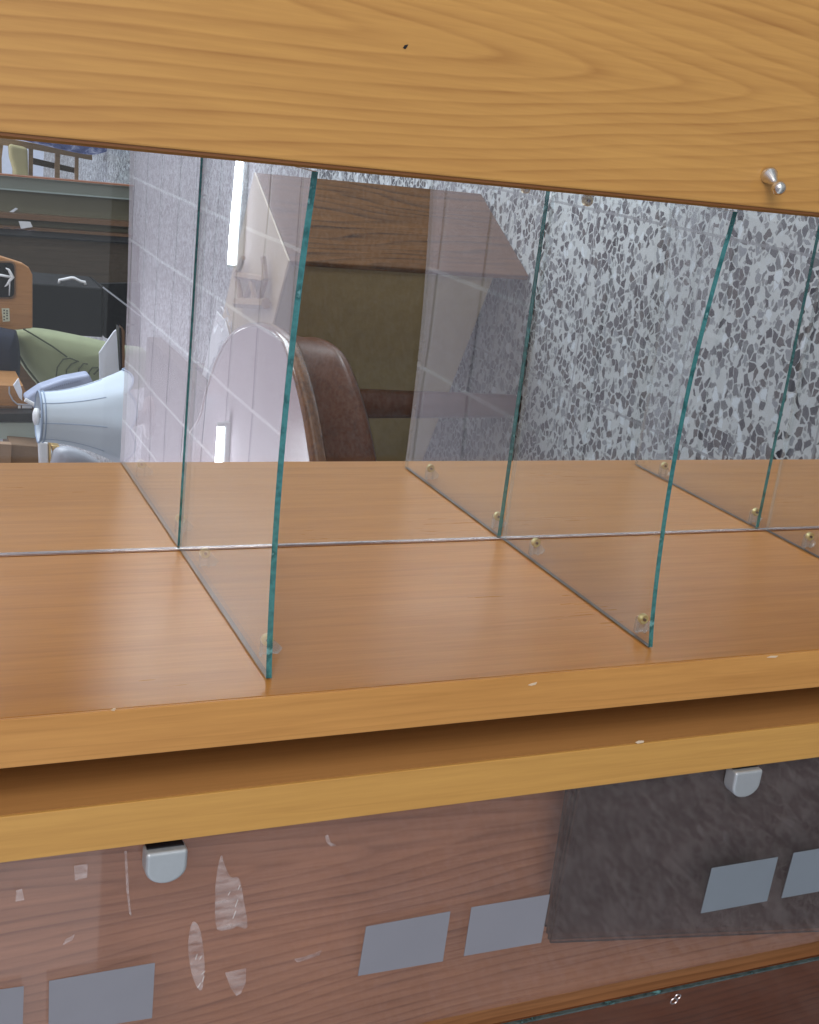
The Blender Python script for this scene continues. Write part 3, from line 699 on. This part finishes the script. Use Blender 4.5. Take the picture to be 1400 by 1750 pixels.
# white box-like fan guard behind the lamp shade
wb = thing('slotted_shade', at_y(100, 665, 3.0), 'pale grey blue slotted shade with a row of tiny slits behind the bell lamp shade', 'lamp shade')
o = obj('shell', slab([(42, 681), (70, 662), (110, 648), (153, 640), (160, 655), (158, 700), (60, 700), (45, 687)], 2.95, .06), plain('pale_shell', (.36, .41, .56), .45), wb, bevel=.008, segs=3)
bm = bmesh.new()
for i in range(20):
    x = 74 + i*3.3; y = 666 - i*.95 + .01*(i-10)**2; slab([(x, y), (x+1.1, y), (x+.4, y+4), (x-.7, y+4)], 2.944, .004, bm)
obj('slit_row', bm, M['ink'], wb)
obj('brim', tube([at_y(43, 683, 2.93), at_y(52, 688, 2.93), at_y(60, 692, 2.93)], .006, seg=8), M['white'], wb)

# papers with a dark board at their right
pc = thing('paper_stack', at_y(190, 610, 3.2), 'white printed sheets standing against a dark board beside the glass shelf', 'papers')
sh = obj('sheet', slab([(170, 603), (195, 567), (199, 564), (201, 590), (204, 640), (171, 652)], 3.1, .01), M['paper'], pc)
bm = bmesh.new()
for i in range(7):
    for j in range(9):
        x = 177 + i*3.6 + random.uniform(-.5, .5); y = 612 + j*3.6 - i*1.5 + random.uniform(-1, 1); slab([(x, y), (x+1.2, y), (x+1.2, y+2.6), (x, y+2.6)], 3.0985, .001, bm)
obj('print', bm, M['white'], sh)
obj('backing_board', slab([(204, 560), (207, 561), (209, 634), (206, 634)], 3.08, .05), M['dark'], pc); obj('frame_strip', slab([(209.4, 560), (213, 566), (214, 632), (210, 633)], 3.07, .05), M['brownwood'], pc)

# shelves and boxes at the lower left margin
ob = thing('orange_wood_box', at_y(20, 675, 3.1), 'orange wood case with a curved cable and white sticker at the left margin', 'case')
obj('body', slab([(-40, 657), (40, 660), (56, 692), (56, 694), (-40, 694)], 3.05, .2), M['oak'], ob)
obj('back_panel', slab([(28, 560), (60, 600), (130, 668), (70, 712), (28, 712)], 3.75, .02), M['brownwood'], ob)
obj('base_rail', slab([(-40, 694.5), (57, 694.5), (57, 706), (-40, 706)], 3.04, .2), M['brownwood'], ob)
obj('cable', tube([at_y(x, y, 3.035) for x, y in ((16, 661), (16, 672), (22, 684), (30, 691), (54, 692))], .0022, seg=6), M['greyplastic'], ob)
obj('sticker', slab([(31, 693.2), (35.5, 693.2), (35.5, 698), (31, 698)], 3.033, .002), M['white'], ob); obj('sticker', slab([(38, 693), (55, 693), (55, 698), (38, 698)], 3.033, .002), M['white'], ob)
obj('document', slab([(23, 659), (32, 647), (38, 668), (38, 685), (33, 680)], 3.0, .01), M['paper'], ob)
bt = thing('black_strip_table', at_y(20, 715, 3.0), 'pale green console with black front strip at the left margin', 'console')
obj('strip', slab([(-40, 707), (57, 707), (57, 721.5), (-40, 721.5)], 2.98, .2), M['dark'], bt); obj('front', slab([(-40, 722), (60, 722), (60, 750), (38, 752), (-40, 748)], 2.99, .2), M['palegreen'], bt)
cb2 = thing('cardboard_box', at_y(40, 770, 2.9), 'brown cardboard carton below the pale green console', 'carton')
obj('body', slab([(18, 759), (70, 763), (71, 830), (18, 830)], 2.9, .2), M['cardboard'], cb2, bevel=.003); obj('flap', slab([(-30, 757), (20, 760), (17, 830), (-30, 830)], 2.86, .03), M['cardboard2'], cb2)
gp = thing('gilt_ornament', at_y(80, 775, 2.7), 'white and gilt ornament next to the cardboard carton under the lamp shade', 'ornament')
obj('body', slab([(68, 755), (83, 757), (85, 830), (71, 830)], 2.75, .05), M['white'], gp, bevel=.004); obj('stripe', slab([(84, 757), (87, 758), (88, 830), (86, 830)], 2.745, .05), M['gold'], gp); obj('cap', slab([(88, 761), (103, 763), (102, 773), (91, 775)], 2.75, .04), M['gold'], gp, bevel=.003)
gb = cushion('plastic_bag', [(88, 776), (106, 762), (130, 766), (155, 778), (180, 800), (180, 840), (88, 840)], 2.7, .12, M['greyplastic']); tag(gb, 'translucent grey plastic bag under the lamp shade', 'bag')

# dark table carrying the left hand things, and a shadowy cupboard filling behind the first shelf
dt = thing('dark_table', (-.85, 2.2, 0), 'large dark brown table under the lamp seen through the leftmost glass shelf', 'table')
obj('tabletop', box((-1.5, 1.75, .58), (-.30+.02, 2.65, .62)), M['darkwood'], dt, bevel=.003)
for x, y in ((-1.45, 1.8), (-.40, 2.55), (-1.45, 2.55)): obj('leg', box((x, y, 0), (x+.06, y+.06, .579)), M['darkwood'], dt)
